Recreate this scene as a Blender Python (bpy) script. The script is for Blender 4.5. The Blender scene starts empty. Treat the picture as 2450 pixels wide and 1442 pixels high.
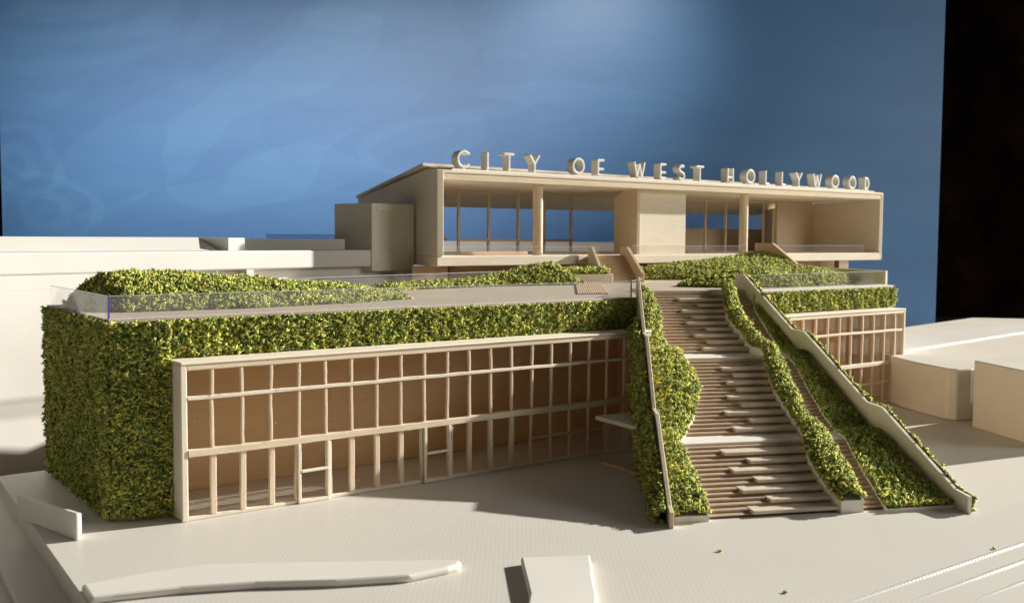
import bpy, bmesh, math, random
import numpy as np
from mathutils import Vector, Matrix
R = math.radians
rng = np.random.default_rng(7)
random.seed(7)

# ------------------------------------------------------------------ scene, camera, light
sc = bpy.context.scene
sc.unit_settings.system = 'METRIC'
sc.unit_settings.scale_length = 0.1            # 1 unit = 1 decimetre: this is a table-top model
sc.render.engine = 'CYCLES'
sc.cycles.use_denoising = True
sc.cycles.max_bounces = 12
sc.cycles.diffuse_bounces = 6
sc.cycles.transparent_max_bounces = 24
sc.cycles.caustics_reflective = False
sc.cycles.caustics_refractive = False
sc.view_settings.view_transform = 'Standard'
sc.view_settings.look = 'None'
sc.view_settings.exposure = 0.52
sc.view_settings.gamma = 1.0

CAM = Vector((-2.318, -6.933, 2.0))
YAW, PITCH, ROLL = 53.38, 3.65, 0.3486
cd = bpy.data.cameras.new('camera')
cd.sensor_width = 36.0
cd.lens = 35.607
cd.clip_start = 0.05
cd.clip_end = 300
cd.dof.use_dof = True
cd.dof.focus_distance = 9.4
cd.dof.aperture_fstop = 1.7
cam = bpy.data.objects.new('camera', cd)
sc.collection.objects.link(cam)
cam.matrix_world = (Matrix.Translation(CAM) @ Matrix.Rotation(R(YAW - 90), 4, 'Z')
                    @ Matrix.Rotation(R(90 - PITCH), 4, 'X') @ Matrix.Rotation(R(ROLL), 4, 'Z'))
sc.camera = cam

world = bpy.data.worlds.new('World')
sc.world = world
world.use_nodes = True
wb = world.node_tree.nodes['Background']
wb.inputs[0].default_value = (1.0, 0.93, 0.84, 1)
wb.inputs[1].default_value = 0.045

LDIR = Vector((2.5, -0.52, 1.0)).normalized()      # towards the window light
sd = bpy.data.lights.new('window_light', 'SUN')
sd.energy = 5.7
sd.angle = R(1.0)
sd.color = (1.0, 0.96, 0.885)
so = bpy.data.objects.new('window_light', sd)
sc.collection.objects.link(so)
so.rotation_euler = LDIR.to_track_quat('Z', 'Y').to_euler()
so.location = (12, -3, 8)

FW = Vector((math.cos(R(YAW)), math.sin(R(YAW)), 0))
RT = Vector((math.sin(R(YAW)), -math.cos(R(YAW)), 0))
def camspace(right, depth, z):
    p = CAM + RT * right + FW * depth
    return Vector((p.x, p.y, z))

def spot(name, loc, target, energy, size, blend, color, radius):
    d = bpy.data.lights.new(name, 'SPOT')
    d.energy = energy; d.spot_size = R(size); d.spot_blend = blend
    d.color = color; d.shadow_soft_size = radius
    o = bpy.data.objects.new(name, d)
    sc.collection.objects.link(o)
    o.location = loc
    o.rotation_euler = (Vector(loc) - Vector(target)).to_track_quat('Z', 'Y').to_euler()
    return o
# two lamps that wash the blue backdrop from above, in front of it and behind the model
def area(name, loc, target, energy, sx, sy, color, spread=180):
    d = bpy.data.lights.new(name, 'AREA')
    d.shape = 'RECTANGLE'; d.size = sx; d.size_y = sy; d.energy = energy; d.color = color; d.spread = R(spread)
    o = bpy.data.objects.new(name, d)
    sc.collection.objects.link(o)
    o.location = loc
    o.rotation_euler = (Vector(loc) - Vector(target)).to_track_quat('Z', 'Y').to_euler()
area('backdrop_lamp', camspace(-5.2, 4.0, 10.8), camspace(-5.8, 22, 3.7), 145, 11.5, 1.2, (1.0, 0.97, 0.93), 30)
spot('backdrop_lamp', camspace(2.4, 14.5, 9.5), camspace(1.9, 22, 6.1), 1150, 44, 1.0, (1.0, 0.93, 0.84), 0.8)
# added soft fill lamp standing in for skylight of the unseen window, to the right of the camera
area('sky_fill', Vector((15.0, -12.0, 6.5)), Vector((4.0, 0.5, 1.0)), 540, 7.0, 5.0, (1.0, 0.96, 0.90))

# ------------------------------------------------------------------ helpers
def tag(o, label=None, cat=None, group=None, kind=None):
    if label: o['label'] = label
    if cat: o['category'] = cat
    if group: o['group'] = group
    if kind: o['kind'] = kind
    return o

def empty(name, loc, label, cat, group=None):
    o = bpy.data.objects.new(name, None)
    o.empty_display_size = 0.1
    sc.collection.objects.link(o)
    o.location = loc
    return tag(o, label, cat, group)

def link(name, me, parent=None):
    o = bpy.data.objects.new(name, me)
    sc.collection.objects.link(o)
    if parent is not None:
        o.parent = parent
        chain = Vector((0, 0, 0)); p = parent
        while p is not None:
            chain += p.location; p = p.parent
        o.location = -chain if o.data and o.data.get('world') else (0, 0, 0)
    return o

class MB:
    """collects solid pieces in world coordinates"""
    def __init__(self):
        self.v, self.f = [], []
    def add(self, vs, fs):
        n = len(self.v)
        self.v += [tuple(p) for p in vs]
        self.f += [tuple(i + n for i in q) for q in fs]
        return self
    def box(self, x0, x1, y0, y1, z0, z1):
        return self.prism([(x0, y0), (x1, y0), (x1, y1), (x0, y1)], z0, z1)
    def prism(self, poly, z0, z1):
        a = sum(poly[i][0] * poly[(i + 1) % len(poly)][1] - poly[(i + 1) % len(poly)][0] * poly[i][1] for i in range(len(poly)))
        if a < 0: poly = poly[::-1]
        n = len(poly)
        vs = [(p[0], p[1], z0) for p in poly] + [(p[0], p[1], z1) for p in poly]
        fs = [tuple(range(n))[::-1], tuple(range(n, 2 * n))] + [(i, (i + 1) % n, n + (i + 1) % n, n + i) for i in range(n)]
        return self.add(vs, fs)
    def extrude(self, prof, p0, u, thick, side):
        """profile (w, z) in the vertical plane through p0 along u, extruded by thick to one side"""
        nx, ny = (-u[1] * side, u[0] * side)
        n = len(prof)
        A = [(p0[0] + u[0] * w, p0[1] + u[1] * w, z) for w, z in prof]
        B = [(x + nx * thick, y + ny * thick, z) for x, y, z in A]
        return self.add(A + B, [tuple(range(n)), tuple(range(n, 2 * n))[::-1]] + [(i + n, (i + 1) % n + n, (i + 1) % n, i) for i in range(n)])
    def bar(self, a, b, w, h, up=(0, 0, 1)):
        a, b = Vector(a), Vector(b)
        d = (b - a).normalized()
        s = d.cross(Vector(up))
        if s.length < 1e-4: s = d.cross(Vector((1, 0, 0)))
        s.normalize(); t = s.cross(d)
        vs = []
        for p in (a, b):
            for i, j in ((-1, -1), (1, -1), (1, 1), (-1, 1)):
                vs.append(p + s * (w / 2 * i) + t * (h / 2 * j))
        return self.add(vs, [(3, 2, 1, 0), (4, 5, 6, 7), (0, 1, 5, 4), (1, 2, 6, 5), (2, 3, 7, 6), (3, 0, 4, 7)])
    def build(self, name, mat, parent=None, bevel=0.0, smooth=False, seg=1):
        me = bpy.data.meshes.new(name)
        me.from_pydata(self.v, [], self.f)
        bm = bmesh.new(); bm.from_mesh(me)
        bmesh.ops.recalc_face_normals(bm, faces=bm.faces)
        if bevel > 0:
            es = [e for e in bm.edges if len(e.link_faces) == 2 and e.calc_face_angle(0) > 0.35]
            bmesh.ops.bevel(bm, geom=es, offset=bevel, segments=seg, affect='EDGES', profile=0.5)
        bm.to_mesh(me); bm.free()
        if smooth:
            me.polygons.foreach_set('use_smooth', [True] * len(me.polygons))
        me['world'] = 1
        if mat: me.materials.append(mat)
        return link(name, me, parent)

# ------------------------------------------------------------------ materials
def nt(name):
    m = bpy.data.materials.new(name); m.use_nodes = True
    t = m.node_tree
    return m, t, t.nodes['Principled BSDF']
def node(t, kind, **kw):
    n = t.nodes.new(kind)
    for k, v in kw.items():
        if k in n.inputs.keys(): n.inputs[k].default_value = v
        else: setattr(n, k, v)
    return n
def ramp(t, stops):
    n = t.nodes.new('ShaderNodeValToRGB')
    while len(n.color_ramp.elements) < len(stops): n.color_ramp.elements.new(0.5)
    for e, (p, c) in zip(n.color_ramp.elements, stops):
        e.position = p; e.color = (*c, 1)
    return n

def wood(name, c0, c1, stretch=(2.5, 55, 55), rough=0.75, bump=0.25, fuzz=True):
    m, t, b = nt(name)
    co = node(t, 'ShaderNodeTexCoord'); mp = node(t, 'ShaderNodeMapping')
    mp.inputs['Scale'].default_value = stretch
    t.links.new(co.outputs['Object'], mp.inputs['Vector'])
    n1 = node(t, 'ShaderNodeTexNoise', Scale=1.0, Detail=5.0, Roughness=0.62)
    t.links.new(mp.outputs[0], n1.inputs['Vector'])
    n2 = node(t, 'ShaderNodeTexNoise', Scale=1.7, Detail=3.0)
    t.links.new(co.outputs['Object'], n2.inputs['Vector'])
    mx = node(t, 'ShaderNodeMath', operation='MULTIPLY_ADD'); mx.inputs[1].default_value = 0.72; 
    ad = node(t, 'ShaderNodeMath', operation='MULTIPLY'); ad.inputs[1].default_value = 0.28
    t.links.new(n2.outputs[0], ad.inputs[0]); t.links.new(n1.outputs[0], mx.inputs[0]); t.links.new(ad.outputs[0], mx.inputs[2])
    r = ramp(t, [(0.32, c0), (0.68, c1)])
    t.links.new(mx.outputs[0], r.inputs[0]); t.links.new(r.outputs[0], b.inputs['Base Color'])
    b.inputs['Roughness'].default_value = rough
    b.inputs['Specular IOR Level'].default_value = 0.25
    n3 = node(t, 'ShaderNodeTexNoise', Scale=150.0, Detail=2.0)
    t.links.new(co.outputs['Object'], n3.inputs['Vector'])
    sm = node(t, 'ShaderNodeMath', operation='ADD')
    t.links.new(n1.outputs[0], sm.inputs[0]); t.links.new(n3.outputs[0], sm.inputs[1])
    bp = node(t, 'ShaderNodeBump', Strength=bump, Distance=0.012)
    t.links.new(sm.outputs[0], bp.inputs['Height']); t.links.new(bp.outputs[0], b.inputs['Normal'])
    return m

def plastic(name, col, mode='layers', lines=60.0, bump=0.12, rough=0.42, vec=(0, 0, 1)):
    """white 3-D printed plastic with its fine print lines"""
    m, t, b = nt(name)
    co = node(t, 'ShaderNodeTexCoord')
    dp = node(t, 'ShaderNodeVectorMath', operation='DOT_PRODUCT'); dp.inputs[1].default_value = vec
    t.links.new(co.outputs['Object'], dp.inputs[0])
    nz = node(t, 'ShaderNodeTexNoise', Scale=3.0, Detail=4.0)
    t.links.new(co.outputs['Object'], nz.inputs['Vector'])
    ma = node(t, 'ShaderNodeMath', operation='MULTIPLY_ADD'); ma.inputs[1].default_value = lines * 6.2832
    nm = node(t, 'ShaderNodeMath', operation='MULTIPLY'); nm.inputs[1].default_value = 4.0
    t.links.new(nz.outputs[0], nm.inputs[0])
    t.links.new(dp.outputs['Value'], ma.inputs[0]); t.links.new(nm.outputs[0], ma.inputs[2])
    sn = node(t, 'ShaderNodeMath', operation='SINE'); t.links.new(ma.outputs[0], sn.inputs[0])
    # wide uneven bands of layers, some proud of others
    n2 = node(t, 'ShaderNodeTexNoise', Scale=1.0, Detail=3.0, noise_dimensions='1D')
    m2 = node(t, 'ShaderNodeMath', operation='MULTIPLY'); m2.inputs[1].default_value = 14.0
    t.links.new(dp.outputs['Value'], m2.inputs[0]); t.links.new(m2.outputs[0], n2.inputs['W'])
    hs = node(t, 'ShaderNodeMath', operation='MULTIPLY_ADD'); hs.inputs[1].default_value = 0.5
    t.links.new(sn.outputs[0], hs.inputs[0]); t.links.new(n2.outputs[0], hs.inputs[2])
    bp = node(t, 'ShaderNodeBump', Strength=bump, Distance=0.006)
    t.links.new(hs.outputs[0], bp.inputs['Height']); t.links.new(bp.outputs[0], b.inputs['Normal'])
    n3 = node(t, 'ShaderNodeTexNoise', Scale=0.9, Detail=4.0)
    t.links.new(co.outputs['Object'], n3.inputs['Vector'])
    d = tuple(c * 0.90 for c in col)
    r = ramp(t, [(0.3, d), (0.7, col)])
    t.links.new(n3.outputs[0], r.inputs[0])
    t.links.new(r.outputs[0], b.inputs['Base Color'])
    b.inputs['Roughness'].default_value = rough
    b.inputs['Specular IOR Level'].default_value = 0.4
    return m

def ground_plastic(name, col):
    m, t, b = nt(name)
    co = node(t, 'ShaderNodeTexCoord')
    def lines(vec, freq):
        dp = node(t, 'ShaderNodeVectorMath', operation='DOT_PRODUCT'); dp.inputs[1].default_value = vec
        t.links.new(co.outputs['Object'], dp.inputs[0])
        mu = node(t, 'ShaderNodeMath', operation='MULTIPLY'); mu.inputs[1].default_value = freq * 6.2832
        t.links.new(dp.outputs['Value'], mu.inputs[0])
        s = node(t, 'ShaderNodeMath', operation='SINE'); t.links.new(mu.outputs[0], s.inputs[0])
        return s
    a = lines((0.8, -0.6, 0), 34.0); c = lines((0.6, 0.8, 0), 24.0)
    mu = node(t, 'ShaderNodeMath', operation='MULTIPLY'); t.links.new(a.outputs[0], mu.inputs[0]); t.links.new(c.outputs[0], mu.inputs[1])
    ad = node(t, 'ShaderNodeMath', operation='MULTIPLY_ADD'); ad.inputs[1].default_value = 0.7
    t.links.new(a.outputs[0], ad.inputs[0]); t.links.new(mu.outputs[0], ad.inputs[2])
    nz = node(t, 'ShaderNodeTexNoise', Scale=40.0, Detail=3.0); t.links.new(co.outputs['Object'], nz.inputs['Vector'])
    a2 = node(t, 'ShaderNodeMath', operation='ADD'); t.links.new(ad.outputs[0], a2.inputs[0]); t.links.new(nz.outputs[0], a2.inputs[1])
    bp = node(t, 'ShaderNodeBump', Strength=0.05, Distance=0.003)
    t.links.new(a2.outputs[0], bp.inputs['Height']); t.links.new(bp.outputs[0], b.inputs['Normal'])
    n3 = node(t, 'ShaderNodeTexNoise', Scale=0.6, Detail=5.0); t.links.new(co.outputs['Object'], n3.inputs['Vector'])
    r = ramp(t, [(0.3, tuple(x * 0.93 for x in col)), (0.7, col)])
    t.links.new(n3.outputs[0], r.inputs[0]); t.links.new(r.outputs[0], b.inputs['Base Color'])
    b.inputs['Roughness'].default_value = 0.45
    b.inputs['Specular IOR Level'].default_value = 0.35
    return m

def acrylic(name, tint, haze, haze_col=(0.8, 0.8, 0.82)):
    m = bpy.data.materials.new(name); m.use_nodes = True
    t = m.node_tree; t.nodes.clear()
    out = node(t, 'ShaderNodeOutputMaterial')
    tr = node(t, 'ShaderNodeBsdfTransparent'); tr.inputs[0].default_value = (*tint, 1)
    gl = node(t, 'ShaderNodeBsdfGlossy'); gl.inputs['Roughness'].default_value = 0.04
    df = node(t, 'ShaderNodeBsdfDiffuse'); df.inputs[0].default_value = (*haze_col, 1)
    tl = node(t, 'ShaderNodeBsdfTranslucent'); tl.inputs[0].default_value = (*haze_col, 1)
    dm = node(t, 'ShaderNodeMixShader'); dm.inputs[0].default_value = 0.5
    t.links.new(df.outputs[0], dm.inputs[1]); t.links.new(tl.outputs[0], dm.inputs[2])
    # scuffs and specks in the sheet
    co = node(t, 'ShaderNodeTexCoord')
    nz = node(t, 'ShaderNodeTexNoise', Scale=2.5, Detail=4.0); t.links.new(co.outputs['Object'], nz.inputs['Vector'])
    vo = node(t, 'ShaderNodeTexVoronoi', Scale=9.0); t.links.new(co.outputs['Object'], vo.inputs['Vector'])
    lt = node(t, 'ShaderNodeMath', operation='LESS_THAN'); lt.inputs[1].default_value = 0.055
    t.links.new(vo.outputs['Distance'], lt.inputs[0])
    hz = node(t, 'ShaderNodeMath', operation='MULTIPLY'); hz.inputs[1].default_value = haze * 2
    t.links.new(nz.outputs[0], hz.inputs[0])
    sp = node(t, 'ShaderNodeMath', operation='MULTIPLY_ADD'); sp.inputs[1].default_value = 0.5
    t.links.new(lt.outputs[0], sp.inputs[0]); t.links.new(hz.outputs[0], sp.inputs[2])
    m1 = node(t, 'ShaderNodeMixShader')
    t.links.new(sp.outputs[0], m1.inputs[0]); t.links.new(tr.outputs[0], m1.inputs[1]); t.links.new(dm.outputs[0], m1.inputs[2])
    fr = node(t, 'ShaderNodeFresnel', IOR=1.45)
    fm = node(t, 'ShaderNodeMath', operation='MULTIPLY'); fm.inputs[1].default_value = 0.14
    t.links.new(fr.outputs[0], fm.inputs[0])
    m2 = node(t, 'ShaderNodeMixShader')
    t.links.new(fm.outputs[0], m2.inputs[0]); t.links.new(m1.outputs[0], m2.inputs[1]); t.links.new(gl.outputs[0], m2.inputs[2])
    t.links.new(m2.outputs[0], out.inputs[0])
    return m

def plain(name, col, rough=0.6, spec=0.3):
    m, t, b = nt(name)
    co = node(t, 'ShaderNodeTexCoord'); n = node(t, 'ShaderNodeTexNoise', Scale=30.0, Detail=3.0)
    t.links.new(co.outputs['Object'], n.inputs['Vector'])
    r = ramp(t, [(0.3, tuple(c * 0.85 for c in col)), (0.7, col)])
    t.links.new(n.outputs[0], r.inputs[0]); t.links.new(r.outputs[0], b.inputs['Base Color'])
    b.inputs['Roughness'].default_value = rough; b.inputs['Specular IOR Level'].default_value = spec
    return m

WOOD = wood('basswood', (0.68, 0.55, 0.39), (0.84, 0.72, 0.55))
WOODV = wood('basswood_upright', (0.66, 0.52, 0.37), (0.85, 0.72, 0.55), stretch=(60, 60, 3))
WOODP = wood('pale_basswood', (0.76, 0.67, 0.53), (0.89, 0.81, 0.67))
WOODT = wood('tan_basswood', (0.58, 0.41, 0.26), (0.74, 0.56, 0.38))
WOODW = wood('warm_panel_wood', (0.74, 0.48, 0.24), (0.82, 0.55, 0.30), bump=0.1)
WOODB = wood('bench_wood', (0.58, 0.48, 0.37), (0.74, 0.63, 0.50), stretch=(6, 50, 50), bump=0.3)
WOODS = wood('stair_wood', (0.42, 0.30, 0.20), (0.56, 0.42, 0.30), stretch=(6, 50, 50), bump=0.35)
WOODY = wood('end_grain_wood', (0.58, 0.50, 0.36), (0.72, 0.64, 0.48), stretch=(5, 5, 60))
CARD = wood('pale_card', (0.72, 0.68, 0.60), (0.82, 0.78, 0.71), stretch=(60, 60, 60), bump=0.3)
DECK = wood('deck_board', (0.46, 0.38, 0.30), (0.56, 0.48, 0.39), stretch=(40, 40, 40), bump=0.15)
MAHOG = plain('red_brown_wood', (0.16, 0.06, 0.03))
PLAW = plastic('printed_white_wall', (0.80, 0.775, 0.72), lines=42, bump=0.08)
PLAG = ground_plastic('printed_white_ground', (0.665, 0.635, 0.575))
PLAS = plastic('printed_white_smooth', (0.80, 0.77, 0.71), lines=50, bump=0.06)
PLAT = plastic('printed_ivory_tower', (0.80, 0.76, 0.66), lines=26, bump=0.3)
PLAB = plastic('printed_cream_block', (0.80, 0.75, 0.65), lines=30, bump=0.10)
GLOSSW = plain('glossy_white_plastic', (0.80, 0.78, 0.74), 0.2, 0.6)
LETT = plastic('letter_plastic', (0.84, 0.82, 0.75), lines=70, bump=0.15, vec=(1, 0, 0))
GLASS = acrylic('clear_acrylic', (0.985, 0.98, 0.975), 0.06)
GLASSM = acrylic('milky_acrylic', (0.99, 0.99, 0.985), 0.12)
GLASSF = acrylic('window_acrylic', (0.99, 0.985, 0.98), 0.004)
EDGE = plain('acrylic_edge', (0.62, 0.62, 0.66), 0.25, 0.6)
EDGEB = plain('blue_acrylic_edge', (0.12, 0.09, 0.42), 0.2, 0.6)
def dark_room():
    m, t, b = nt('dark_room')
    co = node(t, 'ShaderNodeTexCoord'); n = node(t, 'ShaderNodeTexNoise', Scale=0.55, Detail=5.0)
    t.links.new(co.outputs['Object'], n.inputs['Vector'])
    r = ramp(t, [(0.42, (0.006, 0.004, 0.003)), (0.60, (0.022, 0.011, 0.007)), (0.72, (0.045, 0.016, 0.007))])
    t.links.new(n.outputs[0], r.inputs[0]); t.links.new(r.outputs[0], b.inputs['Base Color'])
    b.inputs['Roughness'].default_value = 0.95; b.inputs['Specular IOR Level'].default_value = 0.0
    return m
BLACK = dark_room()

def foliage_material():
    m, t, b = nt('foam_foliage')
    at = node(t, 'ShaderNodeAttribute', attribute_name='Col')
    t.links.new(at.outputs['Color'], b.inputs['Base Color'])
    b.inputs['Roughness'].default_value = 0.7
    b.inputs['Specular IOR Level'].default_value = 0.22
    return m
FOL = foliage_material()
BED = plain('green_flock', (0.17, 0.20, 0.05), 0.9, 0.1)

def backdrop_material():
    """printed blue mural paper: faint overlapping leaf and ring shapes"""
    m, t, b = nt('blue_mural')
    co = node(t, 'ShaderNodeTexCoord')
    sx = node(t, 'ShaderNodeSeparateXYZ'); t.links.new(co.outputs['UV'], sx.inputs[0])
    nz = node(t, 'ShaderNodeTexNoise', Scale=2.2, Detail=2.0); t.links.new(co.outputs['UV'], nz.inputs['Vector'])
    cen = node(t, 'ShaderNodeVectorMath', operation='SUBTRACT'); cen.inputs[1].default_value = (0.5, 0.5, 0.5)
    t.links.new(nz.outputs['Color'], cen.inputs[0])
    sc_ = node(t, 'ShaderNodeVectorMath', operation='SCALE'); sc_.inputs['Scale'].default_value = 0.22
    t.links.new(cen.outputs[0], sc_.inputs[0])
    uv = node(t, 'ShaderNodeVectorMath', operation='ADD')
    t.links.new(co.outputs['UV'], uv.inputs[0]); t.links.new(sc_.outputs[0], uv.inputs[1])
    total = None
    def blob(cx, cy, rx, ry, ang, amt, hole=None):
        nonlocal total
        mp = node(t, 'ShaderNodeMapping', vector_type='TEXTURE')
        mp.inputs['Location'].default_value = (cx, cy, 0)
        mp.inputs['Rotation'].default_value = (0, 0, R(ang)); mp.inputs['Scale'].default_value = (rx, ry, 1)
        t.links.new(uv.outputs[0], mp.inputs['Vector'])
        fl = node(t, 'ShaderNodeVectorMath', operation='MULTIPLY'); fl.inputs[1].default_value = (1, 1, 0)
        t.links.new(mp.outputs[0], fl.inputs[0])
        ln = node(t, 'ShaderNodeVectorMath', operation='LENGTH'); t.links.new(fl.outputs[0], ln.inputs[0])
        mr = node(t, 'ShaderNodeMapRange', interpolation_type='SMOOTHSTEP')
        mr.inputs['From Min'].default_value = 1.0; mr.inputs['From Max'].default_value = 0.97
        mr.inputs['To Min'].default_value = 0.0; mr.inputs['To Max'].default_value = amt
        t.links.new(ln.outputs['Value'], mr.inputs['Value'])
        o = mr.outputs[0]
        if hole:
            m2 = node(t, 'ShaderNodeMapRange', interpolation_type='SMOOTHSTEP')
            m2.inputs['From Min'].default_value = hole - 0.03; m2.inputs['From Max'].default_value = hole
            t.links.new(ln.outputs['Value'], m2.inputs['Value'])
            mm = node(t, 'ShaderNodeMath', operation='MULTIPLY'); t.links.new(o, mm.inputs[0]); t.links.new(m2.outputs[0], mm.inputs[1])
            o = mm.outputs[0]
        if total is None: total = o
        else:
            a = node(t, 'ShaderNodeMath', operation='ADD'); t.links.new(total, a.inputs[0]); t.links.new(o, a.inputs[1]); total = a.outputs[0]
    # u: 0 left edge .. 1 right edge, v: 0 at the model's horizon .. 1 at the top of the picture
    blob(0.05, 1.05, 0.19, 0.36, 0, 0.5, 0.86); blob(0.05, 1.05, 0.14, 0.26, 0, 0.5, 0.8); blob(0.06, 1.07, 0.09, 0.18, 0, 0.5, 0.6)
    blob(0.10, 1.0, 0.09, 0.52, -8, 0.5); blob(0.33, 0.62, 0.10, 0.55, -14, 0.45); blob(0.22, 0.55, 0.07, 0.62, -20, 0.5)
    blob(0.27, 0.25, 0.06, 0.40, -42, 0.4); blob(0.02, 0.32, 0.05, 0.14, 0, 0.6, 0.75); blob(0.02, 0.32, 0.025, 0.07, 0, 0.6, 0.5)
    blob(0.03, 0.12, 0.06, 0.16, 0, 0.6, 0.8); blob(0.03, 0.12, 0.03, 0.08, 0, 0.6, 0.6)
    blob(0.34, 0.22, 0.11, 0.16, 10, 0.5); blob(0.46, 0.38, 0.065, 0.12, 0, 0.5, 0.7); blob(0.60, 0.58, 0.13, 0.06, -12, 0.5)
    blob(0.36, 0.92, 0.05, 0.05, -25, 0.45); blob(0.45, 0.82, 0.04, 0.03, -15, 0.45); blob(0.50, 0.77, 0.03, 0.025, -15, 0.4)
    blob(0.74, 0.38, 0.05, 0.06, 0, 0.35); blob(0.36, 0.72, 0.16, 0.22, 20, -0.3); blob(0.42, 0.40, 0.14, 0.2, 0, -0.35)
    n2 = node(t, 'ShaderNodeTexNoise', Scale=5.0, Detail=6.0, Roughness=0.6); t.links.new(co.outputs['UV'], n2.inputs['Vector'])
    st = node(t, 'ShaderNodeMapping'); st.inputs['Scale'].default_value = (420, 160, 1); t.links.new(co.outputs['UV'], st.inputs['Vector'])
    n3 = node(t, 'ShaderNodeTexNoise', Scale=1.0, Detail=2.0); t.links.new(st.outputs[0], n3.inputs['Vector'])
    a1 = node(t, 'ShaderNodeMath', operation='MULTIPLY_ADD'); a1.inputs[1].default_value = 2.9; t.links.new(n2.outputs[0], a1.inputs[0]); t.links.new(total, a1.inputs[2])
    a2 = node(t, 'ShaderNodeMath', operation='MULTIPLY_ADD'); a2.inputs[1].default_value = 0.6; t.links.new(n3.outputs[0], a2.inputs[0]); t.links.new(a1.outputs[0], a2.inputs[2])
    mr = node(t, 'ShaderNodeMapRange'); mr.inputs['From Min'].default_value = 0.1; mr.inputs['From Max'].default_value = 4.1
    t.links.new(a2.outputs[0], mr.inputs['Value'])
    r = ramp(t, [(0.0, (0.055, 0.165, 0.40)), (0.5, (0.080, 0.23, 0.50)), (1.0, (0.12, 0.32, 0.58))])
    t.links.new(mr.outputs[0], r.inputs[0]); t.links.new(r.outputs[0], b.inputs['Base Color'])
    b.inputs['Roughness'].default_value = 0.46
    b.inputs['Specular IOR Level'].default_value = 0.65
    return m

# ------------------------------------------------------------------ foliage: foam crumbs scattered on a bed
PAL = np.array([(0.22, 0.30, 0.075), (0.40, 0.46, 0.11), (0.17, 0.26, 0.10), (0.56, 0.58, 0.15), (0.72, 0.68, 0.15), (0.84, 0.73, 0.12)])
PW = np.array([0.17, 0.24, 0.13, 0.23, 0.15, 0.08])
def tri_sample(V, F, n):
    V = np.asarray(V, float); F = np.asarray(F)
    a, b, c = V[F[:, 0]], V[F[:, 1]], V[F[:, 2]]
    cr = np.cross(b - a, c - a); ar = np.linalg.norm(cr, axis=1) / 2
    idx = rng.choice(len(F), n, p=ar / ar.sum())
    u = rng.random((n, 1)); v = rng.random((n, 1)); fl = (u + v) > 1
    u = np.where(fl, 1 - u, u); v = np.where(fl, 1 - v, v)
    P = a[idx] + (b[idx] - a[idx]) * u + (c[idx] - a[idx]) * v
    N = cr[idx] / (2 * ar[idx][:, None] + 1e-12)
    return P, N, ar.sum()
def crumbs(name, V, F, parent, density=9000, size=0.03, lift=0.02, flip=False):
    """one joined mesh of small branching crumbs spread over the triangles V, F"""
    V = np.asarray(V, float); F = np.asarray(F)
    _, _, area = tri_sample(V, F, 1)
    n = max(20, int(area * density))
    P, N, _ = tri_sample(V, F, n)
    if flip: N = -N
    # clumps: density of height follows a coarse random field
    ph = np.sin(P[:, 0] * 23 + 1.3 * np.sin(P[:, 2] * 31)) * np.sin(P[:, 1] * 27 + P[:, 2] * 19 + 0.7)
    ph2 = np.sin(P[:, 0] * 61 + 2 * np.sin(P[:, 2] * 47)) * np.sin(P[:, 1] * 53 + P[:, 2] * 58)
    P = P + N * (lift * (0.1 + 1.1 * rng.random((n, 1)) ** 1.3 + 0.35 * ph[:, None] + 0.45 * ph2[:, None]))
    K = 3
    nv = n * K * 4
    verts = np.empty((n, K, 4, 3)); 
    sz = size * (0.55 + 0.75 * rng.random((n, 1)))
    for k in range(K):
        d = rng.normal(size=(n, 3)) + N * 0.75
        d /= np.linalg.norm(d, axis=1)[:, None]
        h = rng.normal(size=(n, 3)); h -= d * (h * d).sum(1)[:, None]; h /= np.linalg.norm(h, axis=1)[:, None]
        w = np.cross(d, h)
        ln = sz * (0.5 + 0.7 * rng.random((n, 1)))
        wd = sz * 0.30
        o = P + rng.normal(size=(n, 3)) * sz * 0.15
        verts[:, k, 0] = o - d * ln * 0.3 + h * wd
        verts[:, k, 1] = o - d * ln * 0.3 - h * wd * 0.6 + w * wd
        verts[:, k, 2] = o - d * ln * 0.3 - h * wd * 0.5 - w * wd
        verts[:, k, 3] = o + d * ln + h * wd * 0.8 * rng.normal(size=(n, 1))
    base = (np.arange(n * K) * 4)[:, None]
    q = np.array([[0, 1, 3], [1, 2, 3], [2, 0, 3], [0, 2, 1]])
    faces = (base[:, None, :] + q[None]).reshape(-1, 3)
    me = bpy.data.meshes.new(name)
    me.vertices.add(nv); me.vertices.foreach_set('co', verts.reshape(-1).astype(np.float32))
    me.loops.add(len(faces) * 3); me.loops.foreach_set('vertex_index', faces.reshape(-1).astype(np.int32))
    me.polygons.add(len(faces)); me.polygons.foreach_set('loop_start', (np.arange(len(faces)) * 3).astype(np.int32))
    me.update(calc_edges=True)
    # a patchy mix of dark green, mid green and yellow crumbs
    pn = 0.5 + 0.5 * np.sin(P[:, 0] * 9 + P[:, 1] * 13 + 2 * np.sin(P[:, 2] * 11))
    ci = rng.choice(len(PAL), n, p=PW)
    col = PAL[ci] * (0.7 + 0.55 * rng.random((n, 1))) * (0.9 + 0.2 * pn[:, None])
    ca = me.attributes.new('Col', 'FLOAT_COLOR', 'POINT')
    cc = np.ones((n, K * 4, 4), np.float32); cc[:, :, :3] = col[:, None, :]
    ca.data.foreach_set('color', cc.reshape(-1))
    me.materials.append(FOL); me['world'] = 1
    o = link(name, me, parent)
    o['kind'] = 'stuff'
    return o
def grid_bed(us, vs, fn):
    V = [fn(u, v) for u in us for v in vs]
    m = len(vs); F = []
    for i in range(len(us) - 1):
        for j in range(m - 1):
            a, b, c, d = i * m + j, (i + 1) * m + j, (i + 1) * m + j + 1, i * m + j + 1
            F += [(a, b, c), (a, c, d)]
    return V, F
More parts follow.
